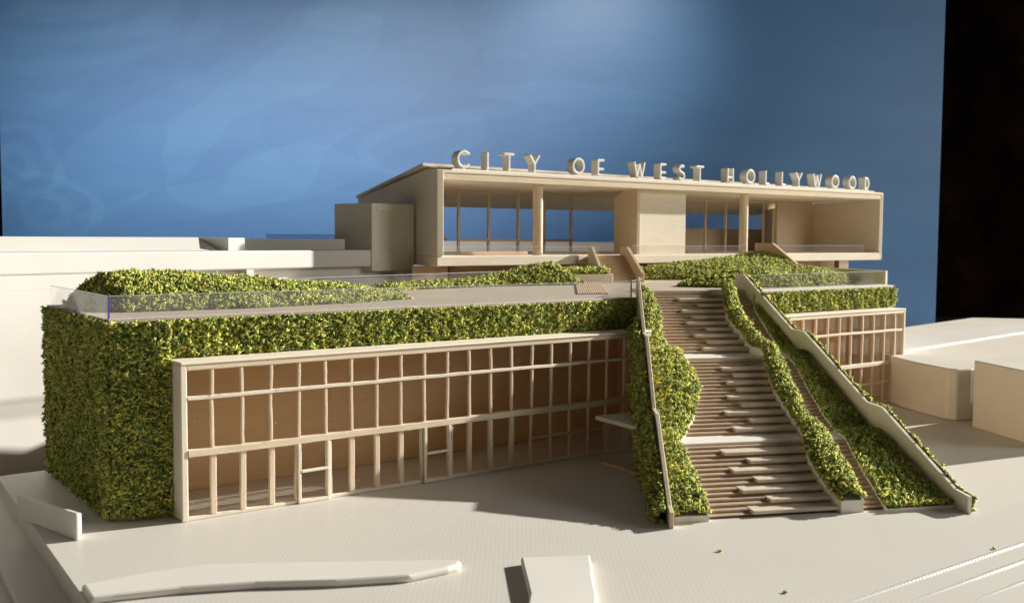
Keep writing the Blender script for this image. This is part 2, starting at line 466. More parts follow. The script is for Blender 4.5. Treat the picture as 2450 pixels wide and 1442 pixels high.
def bed_mesh(name, V, F, mat, parent):
    me = bpy.data.meshes.new(name); me.from_pydata([tuple(p) for p in V], [], [tuple(f) for f in F])
    me['world'] = 1; me.materials.append(mat)
    return link(name, me, parent)

# ================================================================== SETTING
g = MB().prism([(-0.80, 2.245), (-0.90, 0.04), (-0.955, -1.20), (-1.02, -6.2), (19, -6.2), (19, 9), (-0.2, 9), (-0.2, 2.255)], -0.30, 0.0)
ground = tag(g.build('ground', PLAG, bevel=0.012, seg=2), kind='structure')
g = MB().prism([(-0.70, 2.24), (-0.79, 0.04), (-0.85, -1.2), (-0.9, -6.2), (-1.30, -6.2), (-1.22, -1.2), (-1.16, 0.04), (-1.06, 2.24)], -0.30, -0.115)
tag(g.build('pavement', PLAG, bevel=0.01), kind='structure')
g = MB().prism([(-0.9, 2.2), (-1.0, -6.2), (-9, -6.2), (-9, 2.2)], -0.30, -0.17)
tag(g.build('road', PLAG), kind='structure')
g = MB().prism([(-30, -12), (40, -12), (40, 40), (-30, 40)], -0.42, -0.30)
tag(g.build('table', plain('table_top', (0.10, 0.07, 0.05)), bevel=0), kind='structure')

# foreground kerb pieces printed proud of the ground
isl = [(-0.93, -1.03), (-0.55, -1.03), (-0.22, -1.09), (0.35, -1.45), (1.02, -1.88), (1.035, -1.93), (0.985, -1.975), (0.90, -1.985),
       (0.64, -1.975), (0.26, -1.80), (-0.128, -1.565), (-0.50, -1.40), (-0.83, -1.30), (-0.945, -1.27)]
tag(MB().prism(isl, -0.002, 0.047).build('kerb_island', PLAS, bevel=0.022, seg=3),
    'long raised white kerb strip with a curved front edge in the foreground', 'kerb')
tag(MB().prism([(1.36, -2.09), (1.735, -2.30), (1.62, -2.45), (1.48, -2.62), (1.30, -2.86), (0.9, -3.3), (0.6, -3.1), (1.02, -2.62)], -0.002, 0.05).build('kerb_island', PLAS, bevel=0.012, seg=2),
    'short raised white kerb block at the bottom edge of the foreground', 'kerb')
for i, (y, x0) in enumerate([(-3.665, 2.35), (-3.855, 2.75), (-4.05, 3.05)]):
    xs = np.linspace(x0, 7.0, 260); m = MB()
    for a, b in zip(xs[:-1], xs[1:]):
        pass
    vs, fs = [], []
    for k, x in enumerate(xs):
        grow = min(1.0, (x - x0) / 0.9) ** 0.8
        hgt = 0.0003 + grow * (0.006 + 0.0025 * (k % 2)); w = 0.014 + 0.006 * grow
        yy = y + 0.012 * math.sin(x * 0.9)
        vs += [(x, yy - w, -0.002), (x, yy - w * 0.35, hgt), (x, yy + w * 0.35, hgt), (x, yy + w * 1.6, -0.002)]
    for k in range(len(xs) - 1):
        a = 4 * k
        fs += [(a, a + 4, a + 5, a + 1), (a + 1, a + 5, a + 6, a + 2), (a + 2, a + 6, a + 7, a + 3), (a + 3, a + 7, a + 4, a)]
    fs += [(0, 1, 2, 3), tuple(len(vs) - 4 + q for q in (3, 2, 1, 0))]
    o = m.add(vs, fs).build('kerb_ridge', GLOSSW, None)
    tag(o, ['long low beaded ridge farthest from the camera in the lower right corner', 'middle low beaded ridge in the lower right corner',
            'shortest low beaded ridge nearest the camera in the lower right corner'][i], 'kerb')
# upright fin on the left edge of the plate
t0 = np.array([-0.715, -0.02]); t1 = np.array([-0.915, 0.79])
u = (t1 - t0) / np.linalg.norm(t1 - t0)
tag(MB().extrude([(0, 0.0), (0.834, 0.0), (0.834, 0.165), (0.0, 0.18)], t0, u, 0.042, -1).build('upright_fin', PLAS, bevel=0.010, seg=2),
    'thin upright white fin standing on the left edge of the ground plate', 'wall fin')

# ================================================================== STAIR FRAME
A24 = R(-24)
TX, TY = math.cos(A24), math.sin(A24)
SX, SY = -math.sin(A24), math.cos(A24)
def ST(s, t): return (s * SX + t * TX, s * SY + t * TY)
S0, L2F, L2B, L1F, L1B, STOP = -0.65, 0.28, 0.55, 1.71, 2.04, 3.33
Z2, Z1, ZD = 0.35, 0.86, 1.41
def nose(s):
    if s < S0: return 0.02
    if s < L2F: return Z2 / 16 + (s - S0) / (L2F - S0) * (Z2 - Z2 / 16)
    if s < L2B: return Z2
    if s < L1F: return Z2 + 0.0243 + (s - L2B) / (L1F - L2B) * (Z1 - Z2 - 0.0243)
    if s < L1B: return Z1
    if s < STOP: return Z1 + 0.0262 + (s - L1B) / (STOP - L1B) * (ZD - Z1 - 0.0262)
    return ZD
def tl(s): return 3.285 + 0.267 * (s + 0.817)
def tr(s): return 5.558 + 0.0528 * (s + 0.886)

# ================================================================== PODIUM (lower building)
pod = empty('podium_building', (2.0, 1.5, 0), 'long low basswood building with glazed front and planted roof deck', 'building')
deckpoly = [(-0.40, 0.312), (4.60, 0.312), ST(2.3, tl(2.3) + 0.03), ST(3.335, tl(3.3) + 0.05), ST(3.335, tr(3.3)), ST(2.75, tr(2.75) + 0.04), (6.62, 0.45), (9.17, 0.45), (9.30, 1.0), (9.6, 2.3), (12.9, 4.2), (12.9, 5.0), (4.4, 5.0), (3.6, 3.10), (3.05, 2.34), (1.4, 2.19), (-0.40, 2.17)]
MB().prism(deckpoly, 1.388, ZD).build('deck', DECK, pod, bevel=0.004)
MB().box(-0.395, 4.60, 0.315, 0.345, 1.102, 1.386).build('spandrel', WOODT, pod)
MB().box(6.6, 9.165, 0.455, 0.485, 1.125, 1.386).build('spandrel', WOODT, pod)
MB().box(-0.393, -0.363, 0.348, 2.16, 0.004, 1.386).build('end_wall', WOODT, pod)
MB().box(-0.36, -0.012, 0.315, 0.345, 0.03, 1.10).build('front_wall', WOODT, pod)
MB().box(-0.36, 4.88, 0.86, 0.90, 0.004, 1.386).build('interior_wall', WOODW, pod)
MB().prism([(4.30, 0.08), (4.33, 0.08), (4.87, 0.855), (4.84, 0.855)], 0.004, 1.058).build('interior_wall', WOODT, pod)
MB().prism([(0.0, 0.313), (4.52, 0.313), (4.86, 0.858), (0.0, 0.858)], 1.062, 1.10).build('ceiling', WOOD, pod)
MB().box(-0.012, 0.033, 0.0, 0.312, 0.002, 1.098).build('end_post', WOODP, pod, bevel=0.006)
MB().box(-0.012, 4.50, -0.006, 0.312, 1.0995, 1.118).build('head_beam', WOODP, pod, bevel=0.006)
MB().box(0.035, 4.50, 0.002, 0.30, 1.060, 1.0985).build('head_beam', WOOD, pod, bevel=0.005)
MB().box(0.035, 4.45, 0.008, 0.05, 0.001, 0.028).build('sill', WOODP, pod, bevel=0.005)
def jit(a=0.004): return random.uniform(-a, a)
MX = [0.214 + 0.2195 * k for k in range(20)]
def rail(x0, x1, z, h, y0, y1, mat, parent=pod, n=10):
    m = MB(); xs = np.linspace(x0, x1, n)
    for k in range(n):
        pass
    vs = []; fs = []
    for x in xs:
        dz = jit(0.0025)
        vs += [(x, y0 + jit(0.0015), z - h / 2 + dz), (x, y1, z - h / 2 + dz), (x, y1, z + h / 2 + dz), (x, y0 + jit(0.0015), z + h / 2 + dz)]
    for k in range(n - 1):
        a = k * 4; b = a + 4
        fs += [(a, b, b + 1, a + 1), (a + 1, b + 1, b + 2, a + 2), (a + 2, b + 2, b + 3, a + 3), (a + 3, b + 3, b, a)]
    fs += [(0, 1, 2, 3), tuple(len(vs) - 4 + i for i in (3, 2, 1, 0))]
    return MB().add(vs, fs).build('rail', mat, parent, bevel=0.004)
rail(0.034, 4.40, 0.866, 0.026, -0.001, 0.03, WOODP, n=24)
rail(0.034, 4.45, 0.478, 0.05, -0.008, 0.045, WOOD, n=24)
rail(3.06, 4.0, 0.243, 0.022, 0.003, 0.028, WOODT)
def mullion(x, z0, z1, w, y0, y1, mat, parent=pod):
    dx = jit(0.006)
    b = [(x - w / 2, y0), (x + w / 2, y0), (x + w / 2, y1), (x - w / 2, y1)]
    n = 5; vs = []
    for i in range(n):
        zz = z0 + (z1 - z0) * i / (n - 1); off = dx * i / (n - 1) + jit(0.002)
        vs += [(p[0] + off, p[1], zz) for p in b]
    fs = [(3, 2, 1, 0), tuple(4 * (n - 1) + i for i in range(4))]
    for i in range(n - 1):
        for j in range(4):
            fs.append((4 * i + j, 4 * i + (j + 1) % 4, 4 * i + 4 + (j + 1) % 4, 4 * i + 4 + j))
    return MB().add(vs, fs).build('mullion', mat, parent, bevel=0.004)
for k, x in enumerate(MX):
    mullion(x, 0.881, 1.0595, 0.022, 0.006, 0.032, WOODV)
    mullion(x, 0.505, 0.851, 0.022, 0.006, 0.032, WOODV)
    if k not in (3, 4, 8, 9):
        mullion(x, 0.0285, 0.452, 0.042 if k < 13 else 0.024, 0.004 if k < 13 else 0.012, 0.035, WOODV)
for (a, b) in ((3, 4), (8, 9)):            # two door frames that stand proud of the mullion line
    door = MB().bar((MX[a] + 0.008, -0.006, 0.243), (MX[b] + 0.012, -0.006, 0.246), 0.02, 0.022).build('door', WOODP, pod, bevel=0.004)
    for x in (MX[a] - 0.006, MX[b] + 0.012):
        for o in (mullion(x, 0.003, 0.4525, 0.026, -0.012, 0.03, WOODP, door), mullion(x + 0.025 * (1 if x > MX[a] else -1), 0.029, 0.4525, 0.018, 0.002, 0.03, WOODV, door)):
            o.name = 'door_post'
    MB().bar((MX[a] - 0.015, -0.004, 0.016), (MX[b] + 0.02, -0.004, 0.016), 0.018, 0.026).build('door_sill', WOODP, door, bevel=0.004)
XB = [0.034] + MX[:20]
for (z0, z1) in ((0.03, 0.45), (0.505, 0.85), (0.882, 1.058)):
    for k in range(len(XB) - 1):
        MB().box(XB[k] + 0.001, XB[k + 1] - 0.001, 0.036, 0.041, z0 - 0.02, z1 + 0.02).build('pane', GLASSF, pod)
# wood fibres torn up along the sawn rails
m = MB()
for k in range(230):
    zz, yy = random.choice([(0.866 + 0.013, 0.0), (0.866 - 0.013, 0.0), (0.503, -0.005), (0.452, -0.005), (1.06, 0.0), (0.028, 0.01)])
    x = random.uniform(0.05, 4.3); L = random.uniform(0.008, 0.03); a = random.uniform(-1, 1)
    m.add([(x, yy, zz), (x + 0.003, yy, zz), (x + 0.0015, yy - 0.003, zz), (x + a * L, yy - random.uniform(0, 0.015), zz + random.choice([-1, 1]) * L * 0.6)], [(0, 1, 3), (1, 2, 3), (2, 0, 3), (0, 2, 1)])
for k in range(60):
    x = random.choice(MX); z = random.uniform(0.1, 1.05); L = random.uniform(0.008, 0.025)
    m.add([(x, 0.004, z), (x, 0.004, z + 0.003), (x, 0.0, z), (x + random.choice([-1, 1]) * L, 0.0, z + random.uniform(-1, 1) * L)], [(0, 1, 3), (1, 2, 3), (2, 0, 3), (0, 2, 1)])
tag(m.build('fibres', WOODP, pod), kind='stuff')

# right wing glazing
YR = 0.2
MB().box(9.030, 9.065, YR, 0.95, 0.002, 1.128).build('end_post', WOODP, pod, bevel=0.006)
MB().box(6.2, 9.067, YR - 0.006, 0.455, 1.1295, 1.146).build('head_beam', WOODP, pod, bevel=0.006)
MB().box(6.2, 9.029, YR + 0.002, 0.45, 1.090, 1.1285).build('head_beam', WOODP, pod, bevel=0.005)
MB().box(6.2, 9.028, 0.91, 0.95, 0.004, 1.386).build('interior_wall', WOODW, pod)
MB().box(8.30, 8.34, 0.55, 0.905, 0.004, 1.088).build('interior_wall', WOODT, pod)
MB().box(6.2, 9.028, 0.46, 0.908, 1.092, 1.120).build('ceiling', WOOD, pod)
rail(6.8, 9.0, 0.888, 0.028, YR, YR + 0.03, WOODP)
rail(6.8, 9.028, 0.497, 0.045, YR - 0.008, YR + 0.045, WOODP)
rail(7.4, 8.92, 0.265, 0.024, YR + 0.002, YR + 0.03, WOODP)
MB().box(6.8, 9.028, YR + 0.008, YR + 0.05, 0.001, 0.028).build('sill', WOODP, pod, bevel=0.004)
RX = [6.632 + 0.2232 * k for k in range(11)]
for x in RX:
    mullion(x, 0.904, 1.0885, 0.024, YR + 0.006, YR + 0.032, WOODV)
    mullion(x, 0.522, 0.872, 0.024, YR + 0.006, YR + 0.032, WOODV)
    mullion(x, 0.03, 0.472, 0.024, YR + 0.008, YR + 0.032, WOODV)
RB = RX + [9.029]
for (z0, z1) in ((0.03, 0.47), (0.525, 0.87), (0.905, 1.087)):
    for k in range(len(RB) - 1):
        MB().box(RB[k] + 0.001, RB[k + 1] - 0.001, YR + 0.036, YR + 0.041, z0 - 0.02, z1 + 0.02).build('pane', GLASSF, pod)

# ================================================================== GREEN WALLS
def green_rect(name, label, cat, faces, density=9000, size=0.0225, lift=0.03, group=None):
    """faces: list of (origin, u, v) rectangles whose outward normal is u x v"""
    o0 = Vector(faces[0][0])
    th = empty(name, o0, label, cat, group)
    V, F = [], []
    for (o, u, v) in faces:
        o, u, v = Vector(o), Vector(u), Vector(v)
        n = len(V); V += [o, o + u, o + u + v, o + v]; F += [(n, n + 1, n + 2), (n, n + 2, n + 3)]
    bk = bed_mesh('backing', [tuple(p) for p in V], F, BED, th)
    crumbs('foliage', [tuple(p) for p in V], F, bk, density, size, lift)
    return th
green_rect('green_wall', 'tall shaded green wall on the left end of the low building', 'green wall',
           [((-0.40, 2.17, 0.02), (0, -1.885, 0), (0, 0, 1.375))], density=9000)
green_rect('green_wall', 'green wall panel between left corner and first window post', 'green wall',
           [((-0.40, 0.285, 0.03), (0.385, -0.085, 0), (0, 0, 1.365))], density=9500)
green_rect('green_wall', 'long green band above the left window wall', 'green wall',
           [((-0.015, 0.29, 1.125), (4.60, 0, 0), (0, 0, 0.27))], density=9500)
green_rect('green_wall', 'green band above the right window wall', 'green wall',
           [((6.50, 0.448, 1.16), (2.67, 0, 0), (0, 0, 0.235)), ((9.17, 0.448, 1.16), (0.02, 0.5, 0), (0, 0, 0.235))], density=9500, lift=0.035)

# ================================================================== GRAND STAIR
stair = empty('grand_staircase', (3.6, -1.6, 0), 'broad basswood staircase with two landings, staggered bench blocks and raking side walls', 'staircase')
def slab_st(s0, s1, z0, z1, name, mat, t0=None, t1=None, bevel=0.004):
    a0 = tl(s0) + 0.02 if t0 is None else t0; a1 = tl(s1) + 0.02 if t0 is None else t0
    b0 = tr(s0) - 0.003 if t1 is None else t1; b1 = tr(s1) - 0.003 if t1 is None else t1
    return MB().prism([ST(s0, a0), ST(s0, b0), ST(s1, b1), ST(s1, a1)], z0, z1).build(name, mat, stair, bevel=bevel)
def flight(s0, z0, r, d, n, nlast):
    for k in range(n):
        e = jit(0.003)
        slab_st(s0 + k * d + e, s0 + (k + 1.9) * d, z0 + k * r + (0.012 if (k == 0 and z0 == 0) else 0.0008), z0 + (k + 1) * r, 'step', WOODS)
R1, R2, R3 = Z2 / 16, 0.51 / 21, 0.55 / 21
D1, D2, D3 = (L2F - S0) / 15, (L1F - L2B) / 20, (STOP - L1B) / 19
flight(S0, 0.0, R1, D1, 15, 0)
slab_st(L2F - 0.012, L2B + 0.04, Z2 - R1 * 1.15, Z2, 'landing', CARD)
flight(L2B, Z2, R2, D2, 20, 0)
slab_st(L1F - 0.012, L1B + 0.04, Z1 - R2 * 1.1, Z1, 'landing', CARD)
flight(L1B, Z1, R3, D3, 19, 0)
slab_st(STOP - 0.006, STOP + 0.15, ZD - 2 * R3, ZD + 0.002, 'top_step', DECK)
MPL = [(3.263, 5.534), (3.163, 5.464), (2.683, 5.255), (2.473, 5.229), (2.239, 5.237), (2.032, 5.216), (1.712, 5.197), (1.585, 5.174), (1.46, 5.121), (1.245, 5.049), (1.037, 4.989), (0.794, 4.965), (0.557, 4.94), (0.507, 4.949), (0.259, 4.861), (0.166, 4.811), (-0.094, 4.707), (-0.352, 4.662), (-0.631, 4.642), (-0.696, 4.652)]
MPR = [(3.214, 5.597), (2.78, 5.466), (2.326, 5.4), (1.801, 5.36), (1.615, 5.332), (1.334, 5.27), (1.102, 5.2), (0.849, 5.153), (0.636, 5.091), (0.501, 5.058), (0.343, 5.074), (0.148, 5.039), (-0.105, 4.995), (-0.261, 4.965), (-0.479, 4.909), (-0.735, 4.86)]
LPR = [(3.274, 4.591), (3.153, 4.592), (2.966, 4.578), (2.718, 4.535), (2.426, 4.43), (2.139, 4.344), (2.06, 4.37), (1.95, 4.43), (1.633, 4.351), (1.443, 4.353), (1.288, 4.338), (1.16, 4.318), (1.011, 4.232), (0.751, 4.101), (0.632, 3.998), (0.264, 3.766), (0.088, 3.732), (-0.065, 3.713), (-0.209, 3.7), (-0.493, 3.654), (-0.714, 3.611)]
RPL = [(3.30, 5.74), (3.058, 5.69), (2.787, 5.633), (2.35, 5.562), (1.975, 5.518), (1.664, 5.432), (1.543, 5.431), (1.242, 5.363), (0.76, 5.276), (0.551, 5.264), (0.255, 5.204), (0.101, 5.164), (-0.236, 5.078), (-0.488, 5.028), (-0.736, 4.967)]
def curve(pts):
    p = sorted(pts); S_ = [q[0] for q in p]; T_ = [q[1] for q in p]
    return lambda s: float(np.interp(s, S_, T_))
mpl, mpr0, lpr, rpl0 = curve(MPL), curve(MPR), curve(LPR), curve(RPL)
mpr = lambda s: mpr0(s) - 0.035
rpl = lambda s: rpl0(s) + 0.035
def bench(s0, z0, r, d, k, tleft):
    sa = s0 + k * d - 0.30 * d; zb = z0 + (k + 1) * r
    e = jit(0.008)
    o = slab_st(sa, s0 + (k + 2.15) * d, zb - 0.10 * r, zb + 1.14 * r, 'bench', WOODB, tleft + e, mpl(sa) + 0.05, bevel=0.004)
for k, tt in ((12, 4.076), (10, 4.233), (8, 4.041), (6, 4.182), (4, 4.009), (2, 4.172), (0, 3.972)): bench(S0, 0, R1, D1, k, tt)
for k, tt in ((16, 4.683), (14, 4.748), (12, 4.634), (10, 4.679), (8, 4.547), (6, 4.619), (4, 4.421), (2, 4.581), (0, 4.391)): bench(L2B, Z2, R2, D2, k, tt)
for k, tt in ((16, 4.90), (14, 5.08), (12, 4.843), (10, 4.913), (8, 4.793), (6, 4.958), (4, 4.761), (2, 4.845), (0, 4.742)): bench(L1B, Z1, R3, D3, k, tt)
# side walls
LW0 = np.array([2.669, -2.083]); LWu = np.array([4.62, 0.33]) - LW0; LWu = LWu / np.linalg.norm(LWu)
LPROF = [(0, 0.0), (3.10, 0.0), (3.10, 1.60), (3.05, 1.615), (2.323, 1.138), (2.073, 1.135), (1.316, 0.612), (1.084, 0.612), (0.142, 0.125), (0.0, 0.112)]
MB().extrude(LPROF, LW0 - np.array([0.012, -0.01]), LWu, 0.032, -1).build('side_wall', WOODY, stair, bevel=0.004)
RW0 = np.array([4.717, -3.07]); RWu = np.array([6.767, 0.949]) - RW0; RWu = RWu / np.linalg.norm(RWu)
RPROF = [(0, 0.004), (0.35, 0.004), (4.517, 1.10), (4.517, 1.585), (4.29, 1.588), (3.017, 1.083), (2.743, 1.083), (1.496, 0.583), (1.245, 0.578), (0.18, 0.142), (0.0, 0.127)]
MB().extrude(RPROF, RW0, RWu, 0.034, -1).build('side_wall', WOODP, stair, bevel=0.004)
# solid raking base under the flights
m = MB()
sl = np.linspace(S0 + 0.03, STOP, 60)
for a, b in zip(sl[:-1], sl[1:]):
    q = [ST(a, tl(a) + 0.03), ST(a, tr(a) - 0.01), ST(b, tr(b) - 0.01), ST(b, tl(b) + 0.03)]
    za, zb = max(0.004, nose(a) - 0.075), max(0.005, nose(b) - 0.075)
    n = len(m.v)
    m.v += [(*q[0], 0.002), (*q[1], 0.002), (*q[2], 0.002), (*q[3], 0.002), (*q[0], za), (*q[1], za), (*q[2], zb), (*q[3], zb)]
    m.f += [(n + 4, n + 5, n + 6, n + 7), (n, n + 4, n + 7, n + 3), (n + 1, n + 2, n + 6, n + 5)]
m.build('stair_base', WOODT, stair)

# planted beds on the stair
def stair_bed(name, label, fa, fb, s0, s1, hh, hump, density=9000, lift=0.028):
    th = empty(name, (*ST(s0, fa(s0)), 0), label, 'planter')
    ss = np.linspace(s0, s1, 70); vv = np.linspace(0, 1, 7)
    def P(s, v, h):
        a, b = fa(s), fb(s)
        x, y = ST(s, a + (b - a) * v)
        return (x, y, nose(s) + h)
    Vt, Ft = grid_bed(ss, vv, lambda s, v: P(s, v, hh + hump(s) * math.sin(math.pi * min(1, max(0, v))) ** 0.7))
    # card base: top sheet and two edges down to the steps
    m = MB()
    for i in range(len(ss) - 1):
        a, b = ss[i], ss[i + 1]
        q = [P(a, 0, 0), P(a, 1, 0), P(b, 1, 0), P(b, 0, 0)]
        lo = [(x, y, z - 0.035) for x, y, z in q]; hi = [(x, y, z + hh - 0.004) for x, y, z in q]
        n = len(m.v)
        m.v += lo + hi
        m.f += [(n + 4, n + 5, n + 6, n + 7), (n + 0, n + 4, n + 7, n + 3), (n + 1, n + 2, n + 6, n + 5)]
        if i == 0: m.f.append((n, n + 1, n + 5, n + 4))
        if i == len(ss) - 2: m.f.append((n + 2, n + 3, n + 7, n + 6))
    m.build('planter_base', CARD, th)
    bed_mesh('bed', Vt, Ft, BED, th)
    Vn = np.array(Vt); F = np.array(Ft)
    c = np.cross(Vn[F[0][1]] - Vn[F[0][0]], Vn[F[0][2]] - Vn[F[0][0]])
    crumbs('foliage', Vt, Ft, th, density, 0.0225, lift, flip=c[2] < 0)
    return th
stair_bed('planter_bed', 'wavy planted bed on the left of the stairs beside the raking wall', lambda s: tl(s) + 0.04, lpr, -0.70, 3.28, 0.03,
          lambda s: 0.03 + 0.05 * math.exp(-((s - 1.2) / 0.35) ** 2))
stair_bed('planter_bed', 'narrow planted strip dividing wide and narrow stair flights', mpl, mpr, -0.69, 3.24, 0.075, lambda s: 0.05)
stair_bed('planter_bed', 'planted bed on the right of the stairs below the right wall', rpl, lambda s: tr(s) - 0.02, -0.74, 2.95, 0.012, lambda s: 0.008, lift=0.02)
# planting hung on the outer face of the left wall
th = empty('hanging_hedge', (2.6, -2.0, 0), 'hedge hanging on the outer face of the left stair wall', 'hedge')
out = np.array([-LWu[1], LWu[0]])
def wall_top(w): return float(np.interp(w, [0, 0.142, 1.084, 1.316, 2.073, 2.323, 3.05], [0.10, 0.115, 0.595, 0.60, 1.12, 1.125, 1.55]))
def LH(w, v):
    zt = wall_top(w) - 0.015; zb = max(0.01, 0.01 + 0.45 * max(0, w - 1.5)) if w < 2.3 else zt - 0.25
    thick = 0.03 + 0.045 * math.sin(math.pi * min(1, v * 1.15)) 
    p = LW0 + LWu * w + out * (0.02 + thick * (1 - v ** 6))
    return (p[0], p[1], zb + (zt - zb) * v)
V, F = grid_bed(np.linspace(0.10, 2.55, 50), np.linspace(0, 1, 12), LH)
bed_mesh('bed', V, F, BED, th)
Vn = np.array(V); c = np.cross(Vn[F[0][1]] - Vn[F[0][0]], Vn[F[0][2]] - Vn[F[0][0]])
crumbs('foliage', V, F, th, 8000, 0.0225, 0.035, flip=(c[:2] @ out) < 0)
# trailing planting on the outside of the right wall
th = empty('hanging_hedge', (4.8, -3.0, 0), 'thin hedge trailing along the outer edge of the right stair wall', 'hedge')
outR = np.array([RWu[1], -RWu[0]])
def rtop(w): return float(np.interp(w, [0, 0.18, 1.245, 1.496, 2.743, 3.017, 4.29, 4.517], [0.127, 0.142, 0.578, 0.583, 1.083, 1.083, 1.588, 1.585]))
V, F = grid_bed(np.linspace(0.0, 4.35, 60), np.linspace(0, 1, 5), lambda w, v: (*(RW0 + RWu * w + outR * (0.036 + 0.01 * v)), rtop(w) + 0.002 - 0.12 * (1 - v)))
bed_mesh('bed', V, F, BED, th)
Vn = np.array(V); c = np.cross(Vn[F[0][1]] - Vn[F[0][0]], Vn[F[0][2]] - Vn[F[0][0]])
crumbs('foliage', V, F, th, 4200, 0.028, 0.022, flip=(c[:2] @ outR) < 0)

# ================================================================== DECK PLANTING
def mound(name, label, us, vs, fn, density=9000, lift=0.03, cat='planted mound'):
    V, F = grid_bed(us, vs, fn)
    o = V[0]
    th = empty(name, (o[0], o[1], ZD), label, cat)
    Vn = np.array(V); c = np.zeros(3)
    for f in F[::7]: c += np.cross(Vn[f[1]] - Vn[f[0]], Vn[f[2]] - Vn[f[0]])
    bed_mesh('bed', V, F, BED, th)
    crumbs('foliage', V, F, th, density, 0.0225, lift, flip=c[2] < 0)
    return th
def m1(x, v):
    yf = float(np.interp(x, [-0.27, -0.1, 0.86, 1.8, 2.6], [1.20, 0.97, 0.90, 1.02, 1.25])); yb = float(np.interp(x, [-0.27, 2.6], [2.05, 2.15]))
    h = float(np.interp(x, [-0.30, -0.22, -0.12, 0.1, 0.5, 1.18, 1.6, 2.0, 2.6], [0.0, 0.15, 0.245, 0.27, 0.245, 0.185, 0.145, 0.115, 0.02]))
    return (x, yf + (yb - yf) * v, ZD - 0.005 + h * math.sin(math.pi * min(1, v)) ** 0.85 + 0.008 * math.sin(9 * x + 7 * v))
mound('planted_mound', 'large green mound rising to the left on the left roof deck', np.linspace(-0.30, 2.6, 40), np.linspace(0, 1, 16), m1)
def m2(x, v):
    yf = float(np.interp(x, [3.02, 3.6, 4.86, 5.9], [2.50, 2.70, 2.86, 2.62])); yb = yf + float(np.interp(x, [2.3, 4.6, 5.2, 5.9], [0.25, 0.3, 0.5, 0.55]))
    h = float(np.interp(x, [2.3, 3.0, 4.4, 4.9, 5.25, 5.6, 5.78, 5.92], [0.02, 0.04, 0.06, 0.12, 0.195, 0.255, 0.18, 0.0]))
    return (x, yf + (yb - yf) * v, ZD - 0.004 + h * math.sin(math.pi * min(1, v)) ** 0.8)
mound('planted_mound', 'low green strip ending in a small hump left of the short stair', np.linspace(3.02, 5.92, 40), np.linspace(0, 1, 9), m2)
def m3(x, v):   # broad slope behind, right of the short stair
    yf = float(np.interp(x, [7.58, 8.0, 8.4, 9.0, 10.18], [3.32, 3.08, 2.85, 2.5, 2.35])); yb = 3.50
    zt = float(np.interp(x, [7.58, 8.06, 8.9, 9.47, 10.0, 10.18], [1.53, 1.59, 1.64, 1.68, 1.735, 1.745]))
    z = ZD + (zt - ZD) * math.sin(v * math.pi / 2) ** 0.9
    return (x, yf + (yb - yf) * v, z + 0.010 * math.sin(x * 8) * math.sin(v * 6))
mound('planted_slope', 'broad planted slope climbing to the pavilion floor right of the short stair', np.linspace(7.58, 10.18, 34), np.linspace(0, 1, 14), m3)
def m4(x, v):   # nearer hump behind the right stair wall
    yf = float(np.interp(x, [6.6, 6.95, 7.3, 7.7, 8.6, 9.62], [1.60, 1.16, 1.0, 0.93, 0.95, 1.2])); yb = float(np.interp(x, [6.6, 6.95, 7.5, 8.0, 9.62], [1.72, 1.90, 2.05, 2.1, 1.9]))
    h = float(np.interp(x, [6.6, 6.7, 6.95, 7.32, 7.7, 8.1, 8.5, 8.98, 9.3, 9.5, 9.62], [0.0, 0.03, 0.09, 0.175, 0.21, 0.18, 0.21, 0.175, 0.11, 0.06, 0.0]))
    return (x, yf + (yb - yf) * v, ZD - 0.004 + h * math.sin(math.pi * min(1, v)) ** 0.8)
mound('planted_mound', 'dome of planting behind the glass rail on the right roof deck', np.linspace(6.6, 9.62, 40), np.linspace(0, 1, 14), m4)

# ================================================================== GLASS RAILS
def panel(parent, a, b, z0, z1, mat, thick=0.008, edge=EDGE, ends=True):
    a, b = Vector((*a, 0)), Vector((*b, 0)); d = (b - a).normalized(); n = Vector((-d.y, d.x, 0)) * thick / 2
    q = [(a - n)[:2], (b - n)[:2], (b + n)[:2], (a + n)[:2]]
    pn = MB().prism([tuple(p) for p in q], z0, z1).build('panel', mat, parent)
    MB().prism([tuple(p) for p in q], z1 + 0.0005, z1 + 0.0045).build('edge', edge, pn)
    return pn
gr = empty('glass_rail', (0, 0.36, ZD), 'clear acrylic rail along the front and left edge of the left roof deck', 'glass rail')
panel(gr, (-0.385, 0.335), (4.53, 0.335), ZD + 0.002, 1.572, GLASSM)
panel(gr, (-0.392, 0.35), (-0.392, 2.06), ZD + 0.002, 1.572, GLASS)
MB().box(-0.398, -0.386, 0.329, 0.341, ZD + 0.001, 1.574).build('corner_edge', EDGEB, gr)
panel(gr, (4.55, 0.345), (5.05, 0.72), ZD + 0.002, 1.572, GLASS)
MB().box(4.532, 4.544, 0.329, 0.341, ZD + 0.001, 1.574).build('corner_edge', EDGE, gr)
MB().box(-0.398, 4.60, 0.313, 0.355, ZD + 0.0005, ZD + 0.006).build('base_strip', CARD, gr)
gr = empty('glass_rail', (4, 3, ZD), 'clear acrylic rail at the back of the left roof deck below the pavilion', 'glass rail')
panel(gr, (1.6, 2.33), (6.2, 3.42), ZD + 0.002, 1.573, GLASS)
gr = empty('glass_rail', (8, 0.72, ZD), 'clear acrylic rail on the right roof deck above the right green band', 'glass rail')
panel(gr, (6.80, 0.62), (9.30, 0.70), ZD + 0.002, 1.585, GLASS)
MB().prism([(6.65, 0.455), (9.2, 0.455), (9.3, 0.69), (6.75, 0.61)], ZD + 0.0005, ZD + 0.008).build('base_strip', CARD, gr)
pw = MB().prism([(9.31, 0.66), (9.36, 0.66), (10.0, 2.35), (9.95, 2.35)], ZD + 0.001, 1.592).build('parapet_wall', WOODP, None, bevel=0.004)
